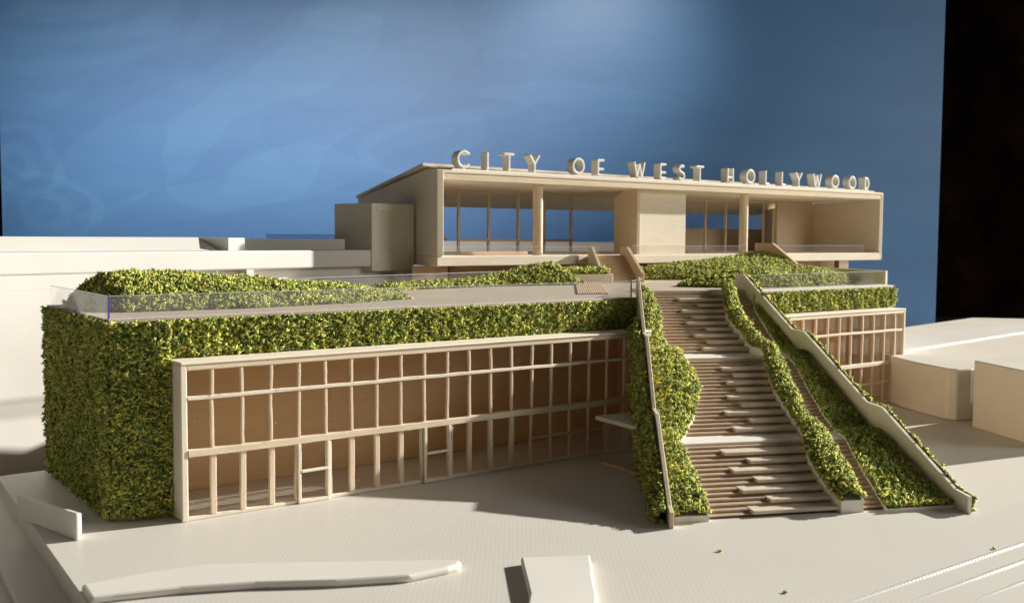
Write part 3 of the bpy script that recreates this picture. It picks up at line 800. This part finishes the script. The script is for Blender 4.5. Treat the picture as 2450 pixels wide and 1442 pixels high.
tag(pw, 'pale wooden parapet at the right end of the right roof deck', 'wall')

# ================================================================== SHORT STAIR, PLANTER BOX, RIBBED RAMP
ZF, YF = 1.757, 3.552
ss_ = empty('short_stair', (7.0, 3.0, ZD), 'short steep wooden stair from deck to pavilion floor between two side walls', 'staircase')
n = 11
b0 = Vector((6.60, 3.02)); dT = Vector((0.93, -0.33)).normalized(); dS = Vector((-dT.y, dT.x)); wd = 0.47
for k in range(n):
    z1 = ZD + (ZF - ZD) * (k + 1) / n; a = b0 + dS * 0.045 * k
    q = [a, a + dT * wd, a + dT * wd + dS * (0.09 if k < n - 1 else 0.25), a + dS * (0.09 if k < n - 1 else 0.25)]
    MB().prism([tuple(p) for p in q], ZD + (ZF - ZD) * k / n + 0.001, z1 - (0.001 if k == n - 1 else 0)).build('step', WOODT, ss_, bevel=0.003)
q = [b0 + dS * 0.03, b0 + dT * wd + dS * 0.03, b0 + dT * wd + dS * 0.52, b0 + dS * 0.52]
m = MB(); m.add([(*q[0], ZD + .001), (*q[1], ZD + .001), (*q[2], ZD + .001), (*q[3], ZD + .001), (*q[0], ZD + .012), (*q[1], ZD + .012), (*q[2], ZF - .03), (*q[3], ZF - .03)],
    [(3, 2, 1, 0), (4, 5, 6, 7), (0, 1, 5, 4), (1, 2, 6, 5), (2, 3, 7, 6), (3, 0, 4, 7)])
m.build('stair_base', WOODT, ss_)
p0 = np.array((b0 + dT * (wd + 0.004))[:2]); uu = np.array(dS[:2])
MB().extrude([(-0.10, ZD + .001), (0.62, ZD + .001), (0.62, 1.868), (0.40, 1.868), (-0.10, 1.535)], p0, uu, 0.045, -1).build('side_wall', WOODT, ss_, bevel=0.004)
p0 = np.array((b0 - dT * 0.045)[:2])
MB().extrude([(0.10, ZD + .10), (0.52, ZD + .001), (0.52, 1.87), (0.40, 1.87), (0.10, 1.60)], p0, uu, 0.04, -1).build('side_wall', WOODY, ss_, bevel=0.004)
pb = empty('planter_box', (6.3, 3.0, ZD), 'small wooden planter box left of the short stair, green on top', 'planter')
MB().prism([(6.02, 3.10), (6.62, 2.885), (6.72, 3.16), (6.12, 3.40)], ZD + .001, 1.525).build('box', WOODP, pb, bevel=0.005)
V, F = grid_bed(np.linspace(0, 1, 10), np.linspace(0, 1, 5), lambda u, v: (6.03 + 0.56 * u + 0.1 * v, 3.11 - 0.20 * u + 0.28 * v, 1.528 + 0.03 * math.sin(3.1 * v)))
bed_mesh('bed', V, F, BED, pb); crumbs('foliage', V, F, pb, 5200, 0.034, 0.035, flip=False)
rp = empty('ribbed_ramp', (5.3, 1.7, ZD), 'ribbed strip of boards on the deck behind the left glass rail', 'ramp')
for k in range(13):
    a = Vector((4.45 + 0.026 * k, 1.02 - 0.008 * k)); b = a + Vector((1.62, 1.95))
    d = (b - a).normalized(); nn = Vector((d.y, -d.x)) * 0.009
    MB().prism([tuple(a - nn), tuple(a + nn), tuple(b + nn), tuple(b - nn)], ZD + 0.001, ZD + 0.014).build('board', WOODT, rp)

# ================================================================== GLAZED PORCH
pc = empty('glazed_porch', (3.7, -0.6, 0), 'small clear acrylic porch with white flat roof tucked against the stair wall', 'porch')
MB().prism([(3.555, -0.27), (3.47, -1.10), (3.56, -0.975), (4.02, -0.40), (4.0, -0.31)], 0.395, 0.432).build('roof', CARD, pc, bevel=0.005)
panel(pc, (3.60, -0.31), (3.545, -0.985), 0.03, 0.393, GLASS)
panel(pc, (3.60, -0.31), (3.97, -0.36), 0.004, 0.393, GLASS)
MB().bar((3.62, -0.29, 0.015), (3.54, -1.0, 0.015), 0.03, 0.024).build('sill', WOODT, pc, bevel=0.004)

# ================================================================== UPPER PAVILION
pav = empty('upper_pavilion', (8, 5, 1.63), 'upper basswood pavilion with open front, round columns and wedge roof above the stairs', 'building')
XL, XR, YB = 4.33, 13.60, YF + 3.03
sk = math.tan(R(10))
def XS(x, y): return x + (y - YF) * sk
MB().prism([(XL, YF), (XR, YF), (XS(XR, YB), YB), (XS(XL, YB), YB)], 1.633, ZF).build('floor_slab', WOODP, pav, bevel=0.008)
MB().extrude([(0.0, ZF + .001), (3.08, ZF + .001), (3.08, 2.56), (0.34, 2.835), (0.0, 2.812)], np.array([XL, YF]), np.array([math.sin(R(10)), math.cos(R(10))]), 0.085, -1).build('left_wall', WOODP, pav, bevel=0.006)
MB().box(XL + 0.092, XR - 0.035, YF + 0.004, YF + 0.10, 2.690, 2.772).build('fascia', WOOD, pav, bevel=0.006)
MB().box(XL + 0.095, XR - 0.01, YF - 0.004, YF + 0.30, 2.7735, 2.812).build('fascia_cap', WOODP, pav, bevel=0.006)
MB().extrude([(0.0, ZF + .001), (1.65, ZF + .001), (1.65, 2.66), (0.0, 2.69)], np.array([XR - 0.09, YF]), np.array([math.sin(R(10)), math.cos(R(10))]), 0.07, -1).build('right_wall', WOODP, pav, bevel=0.005)
MB().box(XR - 0.033, XR + 0.004, YF - 0.003, YF + 0.3, 1.64, 2.80).build('corner_trim', WOODP, pav, bevel=0.005)
# ceiling: flat to the window line, then sloping to the back eave
def slab4(name, mat, q, th):
    lo = q; hi = [(x, y, z + th) for x, y, z in q]
    MB().add(lo + hi, [(3, 2, 1, 0), (4, 5, 6, 7), (0, 1, 5, 4), (1, 2, 6, 5), (2, 3, 7, 6), (3, 0, 4, 7)]).build(name, mat, pav, bevel=0.003)
slab4('ceiling', WOODP, [(XL + 0.10, YF + 0.101, 2.688), (XR - 0.04, YF + 0.101, 2.688), (XS(XR - 0.04, YF + 1.9), YF + 1.9, 2.672), (XS(XL + 0.10, YF + 1.9), YF + 1.9, 2.672)], 0.02)
slab4('ceiling', WOODP, [(XS(XL + 0.10, YF + 1.902), YF + 1.902, 2.672), (XS(XR - 0.04, YF + 1.902), YF + 1.902, 2.672), (XS(XR - 0.04, YB), YB, 2.462), (XS(XL + 0.10, YB), YB, 2.462)], 0.02)
slab4('roof', WOODP, [(XL - 0.02, YF + 0.30, 2.868), (XR + 0.02, YF + 0.30, 2.835), (XS(XR + 0.02, YB + 0.05), YB + 0.05, 2.545), (XS(XL - 0.02, YB + 0.05), YB + 0.05, 2.562)], 0.035)
MB().prism([(XS(XL + 0.1, YB - 0.06), YB - 0.06), (XS(XR, YB - 0.06), YB - 0.06), (XS(XR, YB), YB), (XS(XL + 0.1, YB), YB)], 2.464, 2.54).build('back_beam', WOOD, pav)
# core
MB().prism([(7.90, YF + 0.19), (8.85, YF + 0.19), (8.95, YF + 0.75), (8.05, YF + 0.75)], ZF + .001, 2.6865).build('core', WOODP, pav, bevel=0.004)
MB().extrude([(0.0, ZF + .001), (0.62, ZF + .001), (0.62, 2.60), (0.5, 2.64), (0.38, 2.685), (0.0, 2.685)], np.array([7.892, YF + 0.17]), np.array([math.sin(R(10)), math.cos(R(10))]), 0.05, 1).build('core_fin', WOOD, pav, bevel=0.003)
def cyl(cx, cy, r, z0, z1, n=28):
    m = MB(); m.prism([(cx + r * math.cos(2 * math.pi * i / n), cy + r * math.sin(2 * math.pi * i / n)) for i in range(n)], z0, z1); return m
for cx in (6.02, 10.13):
    o = cyl(cx, YF + 0.17, 0.068, ZF + .001, 2.6875).build('column', WOODV, pav); 
YG = YF + 1.9
def gx(px): return px
GXL = [5.90, 6.44, 6.99, 7.50, 8.04]; GXR = [11.13, 11.66, 12.70, 13.21, 13.73]
for x in GXL + GXR:
    MB().box(x - 0.016, x + 0.016, YG - 0.02, YG + 0.02, ZF + .001, 2.645).build('mullion', WOODV, pav)
MB().box(5.87, 9.2, YG - 0.03, YG + 0.03, 2.6465, 2.671).build('header', WOOD, pav)
MB().box(9.7, 13.75, YG - 0.03, YG + 0.03, 2.6465, 2.671).build('header', WOOD, pav)
MB().bar((5.86, YG + 0.03, 2.655), (5.25, YG + 0.75, 2.56), 0.03, 0.03).build('header', WOOD, pav)
MB().box(5.86, 8.07, YG - 0.045, YG - 0.031, 1.93, 1.965).build('mid_rail', WOODT, pav)
MB().bar((5.25, YG + 0.5, 1.935), (5.78, YG + 0.1, 1.965), 0.02, 0.035).build('mid_rail', WOODT, pav)
MB().box(10.7, 15.3, YB - 0.12, YB - 0.06, ZF + .001, 2.178).build('back_wall', WOOD, pav)
MB().prism([(12.75, YF + 1.62), (13.83, YF + 1.62), (13.83, YF + 1.68), (12.75, YF + 1.68)], ZF + .001, 2.674).build('partition', WOOD, pav)
MB().prism([(12.72, YF + 1.70), (12.76, YF + 1.68), (13.95, YB - 0.13), (13.90, YB - 0.13)], ZF + .001, 2.55).build('partition', WOOD, pav)
MB().box(5.02, 6.05, YF + 0.42, YF + 0.50, ZF + .001, 1.805).build('curb', WOODT, pav, bevel=0.003)
# recessed storey under the slab
MB().box(4.75, 12.9, YF + 0.55, YF + 0.60, ZD + .001, 1.632).build('recessed_wall', WOODT, pav)
MB().box(4.17, 4.748, YF + 0.30, YF + 0.34, ZD + .001, 1.632).build('recessed_wall', WOODT, pav)
MB().box(4.60, 4.66, YF + 0.12, YF + 0.18, ZD + .001, 1.632).build('under_post', MAHOG, pav)
MB().box(12.50, 12.55, YF + 0.12, YF + 0.18, ZD + .001, 1.632).build('under_post', MAHOG, pav)
MB().box(12.58, 12.93, YF + 0.20, YF + 0.54, ZD + .001, 1.632).build('recessed_wall', WOODP, pav)
# second side wall on the right, where another stair goes down
MB().extrude([(0.0, 1.42), (0.80, 1.42), (0.80, 1.925), (0.46, 1.925), (0.0, 1.625)], np.array([10.19, 2.74]), np.array([0.0, 1.0]), 0.05, -1).build('stair_side_wall', WOODT, pav, bevel=0.004)
gr = empty('glass_rail', (6, YF + .05, ZF), 'clear acrylic rail on the pavilion floor edge left of the short stair', 'glass rail')
panel(gr, (4.44, YF + 0.06), (7.02, YF + 0.06), ZF + .002, 1.868, GLASS)
gr = empty('glass_rail', (8.5, YF + .05, ZF), 'clear acrylic rail on the pavilion floor edge in front of the core', 'glass rail')
panel(gr, (7.62, YF + 0.06), (10.02, YF + 0.06), ZF + .002, 1.878, GLASS)
gr = empty('glass_rail', (11.5, YF + .05, ZF), 'clear acrylic rail on the pavilion floor edge at the right end', 'glass rail')
panel(gr, (10.75, YF + 0.06), (13.15, YF + 0.06), ZF + .002, 1.885, GLASS)

# ================================================================== ROOF LETTERS
def arc(cx, cz, rx, rz, a0, a1, n=22):
    return [(cx + rx * math.cos(R(a0 + (a1 - a0) * i / n)), cz + rz * math.sin(R(a0 + (a1 - a0) * i / n))) for i in range(n + 1)]
h_ = 0.085
GL = {
 'C': [arc(0, .5, .40, .42, 42, 318)], 'I': [[(0, .07), (0, .93)]], 'T': [[(-.32, .93), (.32, .93)], [(0, .07), (0, .93)]],
 'Y': [[(-.32, .95), (0, .45)], [(.32, .95), (0, .45)], [(0, .06), (0, .45)]], 'O': [arc(0, .5, .40, .42, 0, 360, 32)],
 'F': [[(-.2, .06), (-.2, .93)], [(-.2, .93), (.26, .93)], [(-.2, .40), (.22, .40)]],
 'W': [[(-.44, .95), (-.21, .08)], [(-.21, .08), (0, .82)], [(0, .82), (.21, .08)], [(.21, .08), (.44, .95)]],
 'E': [[(-.2, .07), (-.2, .93)], [(-.2, .93), (.26, .93)], [(-.2, .42), (.24, .42)], [(-.2, .07), (.26, .07)]],
 'S': [arc(.02, .72, .22, .21, 40, 230, 14) + [(0, .5)] + arc(-.02, .28, .26, .21, 70, -140, 16)],
 'H': [[(-.26, .06), (-.26, .93)], [(.26, .06), (.26, .93)], [(-.26, .36), (.26, .36)]],
 'L': [[(-.15, .07), (-.15, .93)], [(-.15, .07), (.22, .07)]],
 'D': [[(-.24, .07), (-.24, .93)], arc(-.22, .5, .46, .43, 90, -90, 18)],
}
def stroke(m, pts, hw, y0, y1, closed=False):
    P = [Vector((p[0], p[1])) for p in pts]
    if closed: P = P[:-1]
    else:   # rounded ends
        d0 = (P[0] - P[1]).normalized(); d1 = (P[-1] - P[-2]).normalized()
        P = [P[0] + d0 * hw * 0.6] + P + [P[-1] + d1 * hw * 0.6]
    n = len(P); Lp, Rp = [], []
    for i in range(n):
        if closed: t = (P[(i + 1) % n] - P[i - 1]).normalized()
        else: t = (P[min(i + 1, n - 1)] - P[max(i - 1, 0)]).normalized()
        k = 0.55 if (not closed and i in (0, n - 1)) else 1.0
        nn = Vector((-t.y, t.x)) * hw * k
        Lp.append(P[i] + nn); Rp.append(P[i] - nn)
    vs = [];
    for yy in (y0, y1):
        for p in Lp: vs.append((p.x, yy, p.y))
        for p in Rp: vs.append((p.x, yy, p.y))
    fs = []; rngi = range(n if closed else n - 1)
    for i in rngi:
        j = (i + 1) % n
        fs += [(i, j, n + j, n + i), (2 * n + i, 3 * n + i, 3 * n + j, 2 * n + j), (i, 2 * n + i, 2 * n + j, j), (n + i, n + j, 3 * n + j, 3 * n + i)]
    if not closed:
        fs += [(0, n, 3 * n, 2 * n), (n - 1, 3 * n - 1, 4 * n - 1, 2 * n - 1)]
    m.add(vs, fs)
LX = [4.742, 5.098, 5.439, 5.853, 6.604, 7.003, 7.738, 8.202, 8.589, 8.978, 9.653, 10.117, 10.515, 10.916, 11.308, 11.788, 12.274, 12.753, 13.175]
sign = empty('roof_sign', (9, YF + .1, 2.815), 'white raised letters CITY OF WEST HOLLYWOOD along the front roof edge', 'sign')
LH_, YL0 = 0.228, YF + 0.05
for ch, x in zip('CITYOFWESTHOLLYWOOD', LX):
    m = MB()
    for i, sk_ in enumerate(GL[ch]):
        n0 = len(m.v)
        stroke(m, [(p[0] * LH_ * 1.02, p[1] * LH_) for p in sk_], h_ * LH_ * 0.84, 0.0012 * i, 0.135 - 0.0012 * i, closed=(ch == 'O'))
        m.v[n0:] = [(a + x + 0.02, b + YL0, c + 2.845) for a, b, c in m.v[n0:]]
    lo = m.build('letter', LETT, sign, bevel=0.007, seg=2)
    MB().box(x - 0.004, x + 0.036, YL0 + 0.004, YL0 + 0.026, 2.8365, 2.862).build('foot', LETT, lo)
MB().box(4.58, 13.42, YL0 + 0.002, YL0 + 0.03, 2.8145, 2.836).build('base_strip', LETT, sign, bevel=0.005)

# ================================================================== PRINTED NEIGHBOUR BUILDINGS
A0 = np.array([-0.776, 2.262]); AU = np.array([math.cos(R(14)), math.sin(R(14))]); AV = np.array([-AU[1], AU[0]])
def LB(w, d): return tuple(A0 + AU * w + AV * d)
lb = empty('printed_building', (0, 3.6, -0.3), 'long white printed building with flat roof behind the low building, left side', 'building')
def shear(m, k=1.08):
    m.v = [tuple(CAM + (Vector((x, y, z)) - CAM) * k) for x, y, z in m.v]; return m
def lbox(name, w0, w1, d0, d1, z0, z1, mat=None, bevel=0.0, parent=None, seg=2):
    return shear(MB().prism([LB(w0, d0), LB(w1, d0), LB(w1, d1), LB(w0, d1)], z0, z1)).build(name, mat or PLAW, parent or lb, bevel=bevel, seg=seg)
W1, W2, W3, W4 = 1.78, 2.475, 2.56, 4.60
lbox('wall', -4.5, 4.835, 0, 3.0, -0.17, 1.53)
lbox('wall', -4.5, W1, 0, 3.0, 1.5305, 1.652)
lbox('wall', W2, W3, 0.0, 3.0, 1.5305, 1.652)
lbox('wall', W4, 4.835, 0.0, 3.0, 1.5305, 1.652)
lbox('window_recess', W1, W4, 0.12, 3.0, 1.5308, 1.6515)
lbox('wall', -4.5, 4.835, 0, 3.0, 1.6525, 1.842, bevel=0.018)
def wedge(w0, w1, d0, z1, dd=0.34):
    q0 = [LB(w0, d0), LB(w1, d0), LB(w1, d0 + dd), LB(w0, d0 + dd)]
    vs = [(*p, 1.843) for p in q0] + [(*LB(w0, d0 + dd), z1), (*LB(w1, d0 + dd), z1), (*LB(w1, d0 + dd + .3), z1), (*LB(w0, d0 + dd + .3), z1), (*LB(w1, d0 + dd + .3), 1.843), (*LB(w0, d0 + dd + .3), 1.843)]
    return shear(MB().add(vs, [(0, 1, 5, 4), (4, 5, 6, 7), (0, 4, 7, 9), (1, 8, 6, 5), (7, 6, 8, 9), (0, 9, 8, 1)])).build('roof_kerb', PLAS, lb)
wedge(-4.5, 2.42, 0.42, 1.974)
shear(MB().prism([LB(2.421, 0.75), LB(2.50, 0.34), LB(2.70, 0.34), LB(2.70, 1.1), LB(2.421, 1.1)], 1.843, 1.972)).build('roof_kerb', PLAS, lb)
shear(MB().prism([LB(2.705, 0.90), LB(3.02, 0.75), LB(3.95, 0.20), LB(4.0, 0.30), LB(4.0, 1.1), LB(2.705, 1.1)], 1.843, 1.962)).build('roof_kerb', PLAS, lb)
tw = empty('printed_tower', (4.0, 4.2, 1.80), 'ivory printed box tower with a sunken front panel beside the pavilion', 'tower')
lbox('wall', 4.16, 4.235, -0.018, 0.62, 1.60, 2.372, PLAT, 0.006, tw)
lbox('wall', 4.735, 4.835, -0.018, 0.62, 1.60, 2.372, PLAT, 0.006, tw)
lbox('wall', 4.2355, 4.7345, -0.018, 0.62, 2.285, 2.372, PLAT, 0.006, tw)
lbox('wall', 4.2355, 4.7345, -0.018, 0.62, 1.60, 1.695, PLAT, 0.006, tw)
lbox('sunken_panel', 4.2357, 4.7343, 0.012, 0.6, 1.6955, 2.2845, PLAT, 0, tw)
ap = empty('acrylic_sheet', (3.5, 6.2, 1.84), 'upright blue edged acrylic sheet on the far roof of the left building', 'acrylic sheet')
panel(ap, (3.25, 6.2), (4.75, 6.2), 1.83, 2.012, acrylic('bluish_acrylic', (0.80, 0.82, 0.92), 0.10), edge=EDGE)

rb = empty('printed_building', (9, -1, 0), 'cream printed block with a broad flat roof at the right edge', 'building')
MB().prism([(8.72, 0.15), (8.42, -0.36), (8.215, -0.86), (8.25, -0.96), (8.42, -1.02), (14.5, -1.9), (17, 1.2), (15.5, 2.9), (9.2, 1.9), (9.09, 0.6)], 0.001, 0.575).build('wall', PLAB, rb, bevel=0.02, seg=2)
MB().prism([(9.15, 0.3), (9.9, 0.42), (15, 1.0), (15.2, 1.5), (9.2, 1.4)], 0.576, 0.60).build('roof_step', PLAS, rb)
rb2 = empty('printed_building', (8, -2, 0), 'nearer taller cream printed block cut off by the right edge', 'building')
MB().prism([(8.06, -1.25), (7.48, -2.31), (7.60, -2.44), (12.2, -2.95), (12.5, -1.35)], 0.001, 0.715).build('wall', PLAB, rb2, bevel=0.012, seg=2)
rr = empty('printed_building', (12, 11, 0), 'low white printed roof seen through the pavilion behind it', 'building')
MB().prism([tuple(camspace(-2.6, 20.0, 0)[:2]), tuple(camspace(3.0, 20.0, 0)[:2]), tuple(camspace(3.0, 21.3, 0)[:2]), tuple(camspace(-2.6, 21.3, 0)[:2])], -0.299, 1.905).build('wall', PLAS, rr, bevel=0.01)

# loose foam crumbs on the ground
for i, (x, y) in enumerate([(2.55, -2.62), (4.05, -3.62), (2.28, -3.35)]):
    o = crumbs('foam_crumb', [(x - .012, y - .012, 0.006), (x + .012, y - .012, 0.006), (x, y + .012, 0.006)], [(0, 1, 2)], None, 1, 0.011, 0.0)
    me = o.data
    del o['kind']
    tag(o, ['loose green foam crumb on the ground in front of the stairs', 'loose green foam crumb near the lower right kerb steps', 'loose green foam crumb at the bottom edge of the ground'][i], 'crumb')

# ================================================================== BACKDROP
def backdrop():
    DB = 22.0
    n = 24; vs = []; fs = []; uvs = []
    l0, r0 = -11.05, 9.23
    th_ = 0.03
    me = bpy.data.meshes.new('backdrop')
    P = []
    for k in range(n + 1):
        f = k / n; P.append((l0 + (r0 - l0) * f, f))
    z0, z1 = -0.29, 8.2
    for r_, f in P:
        wv = 0.03 * math.sin(f * 9)
        for z in (z0, z1):
            vs.append(camspace(r_, DB + wv, z)); uvs.append((f, (z - 1.95) / 5.1))
    m = len(vs)
    for r_, f in P:
        wv = 0.03 * math.sin(f * 9)
        for z in (z0, z1):
            vs.append(camspace(r_, DB + th_ + wv, z)); uvs.append((f, (z - 1.95) / 5.1))
    for k in range(n):
        a = 2 * k
        fs += [(a, a + 2, a + 3, a + 1), (m + a, m + a + 1, m + a + 3, m + a + 2), (a + 1, a + 3, m + a + 3, m + a + 1), (a, m + a, m + a + 2, a + 2)]
    fs += [(0, 1, m + 1, m), (2 * n, m + 2 * n, m + 2 * n + 1, 2 * n + 1)]
    me.from_pydata([tuple(v) for v in vs], [], fs)
    ul = me.uv_layers.new(name='UVMap')
    for lp in me.loops: ul.data[lp.index].uv = uvs[lp.vertex_index]
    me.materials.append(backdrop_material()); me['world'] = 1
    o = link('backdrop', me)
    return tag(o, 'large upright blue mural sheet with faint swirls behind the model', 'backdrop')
backdrop()
m = MB()
q = [camspace(-26, 30, 0), camspace(26, 30, 0), camspace(26, 30.3, 0), camspace(-26, 30.3, 0)]
m.prism([tuple(p[:2]) for p in q], -0.42, 11.5)
tag(m.build('room_wall', BLACK), kind='structure')

GROUPS = {'green_wall': 'green walls on the low building', 'glass_rail': 'clear acrylic rails', 'planter_bed': 'planted beds on the stairs',
          'kerb_ridge': 'beaded kerb ridges', 'foam_crumb': 'loose foam crumbs', 'printed_building': 'printed neighbour buildings',
          'planted_mound': 'planted mounds on the roof deck', 'kerb_island': 'raised kerb pieces', 'hanging_hedge': 'hedges on the stair walls'}
for o in sc.objects:
    k = o.name.split('.')[0]
    if o.parent is None and k in GROUPS: o['group'] = GROUPS[k]
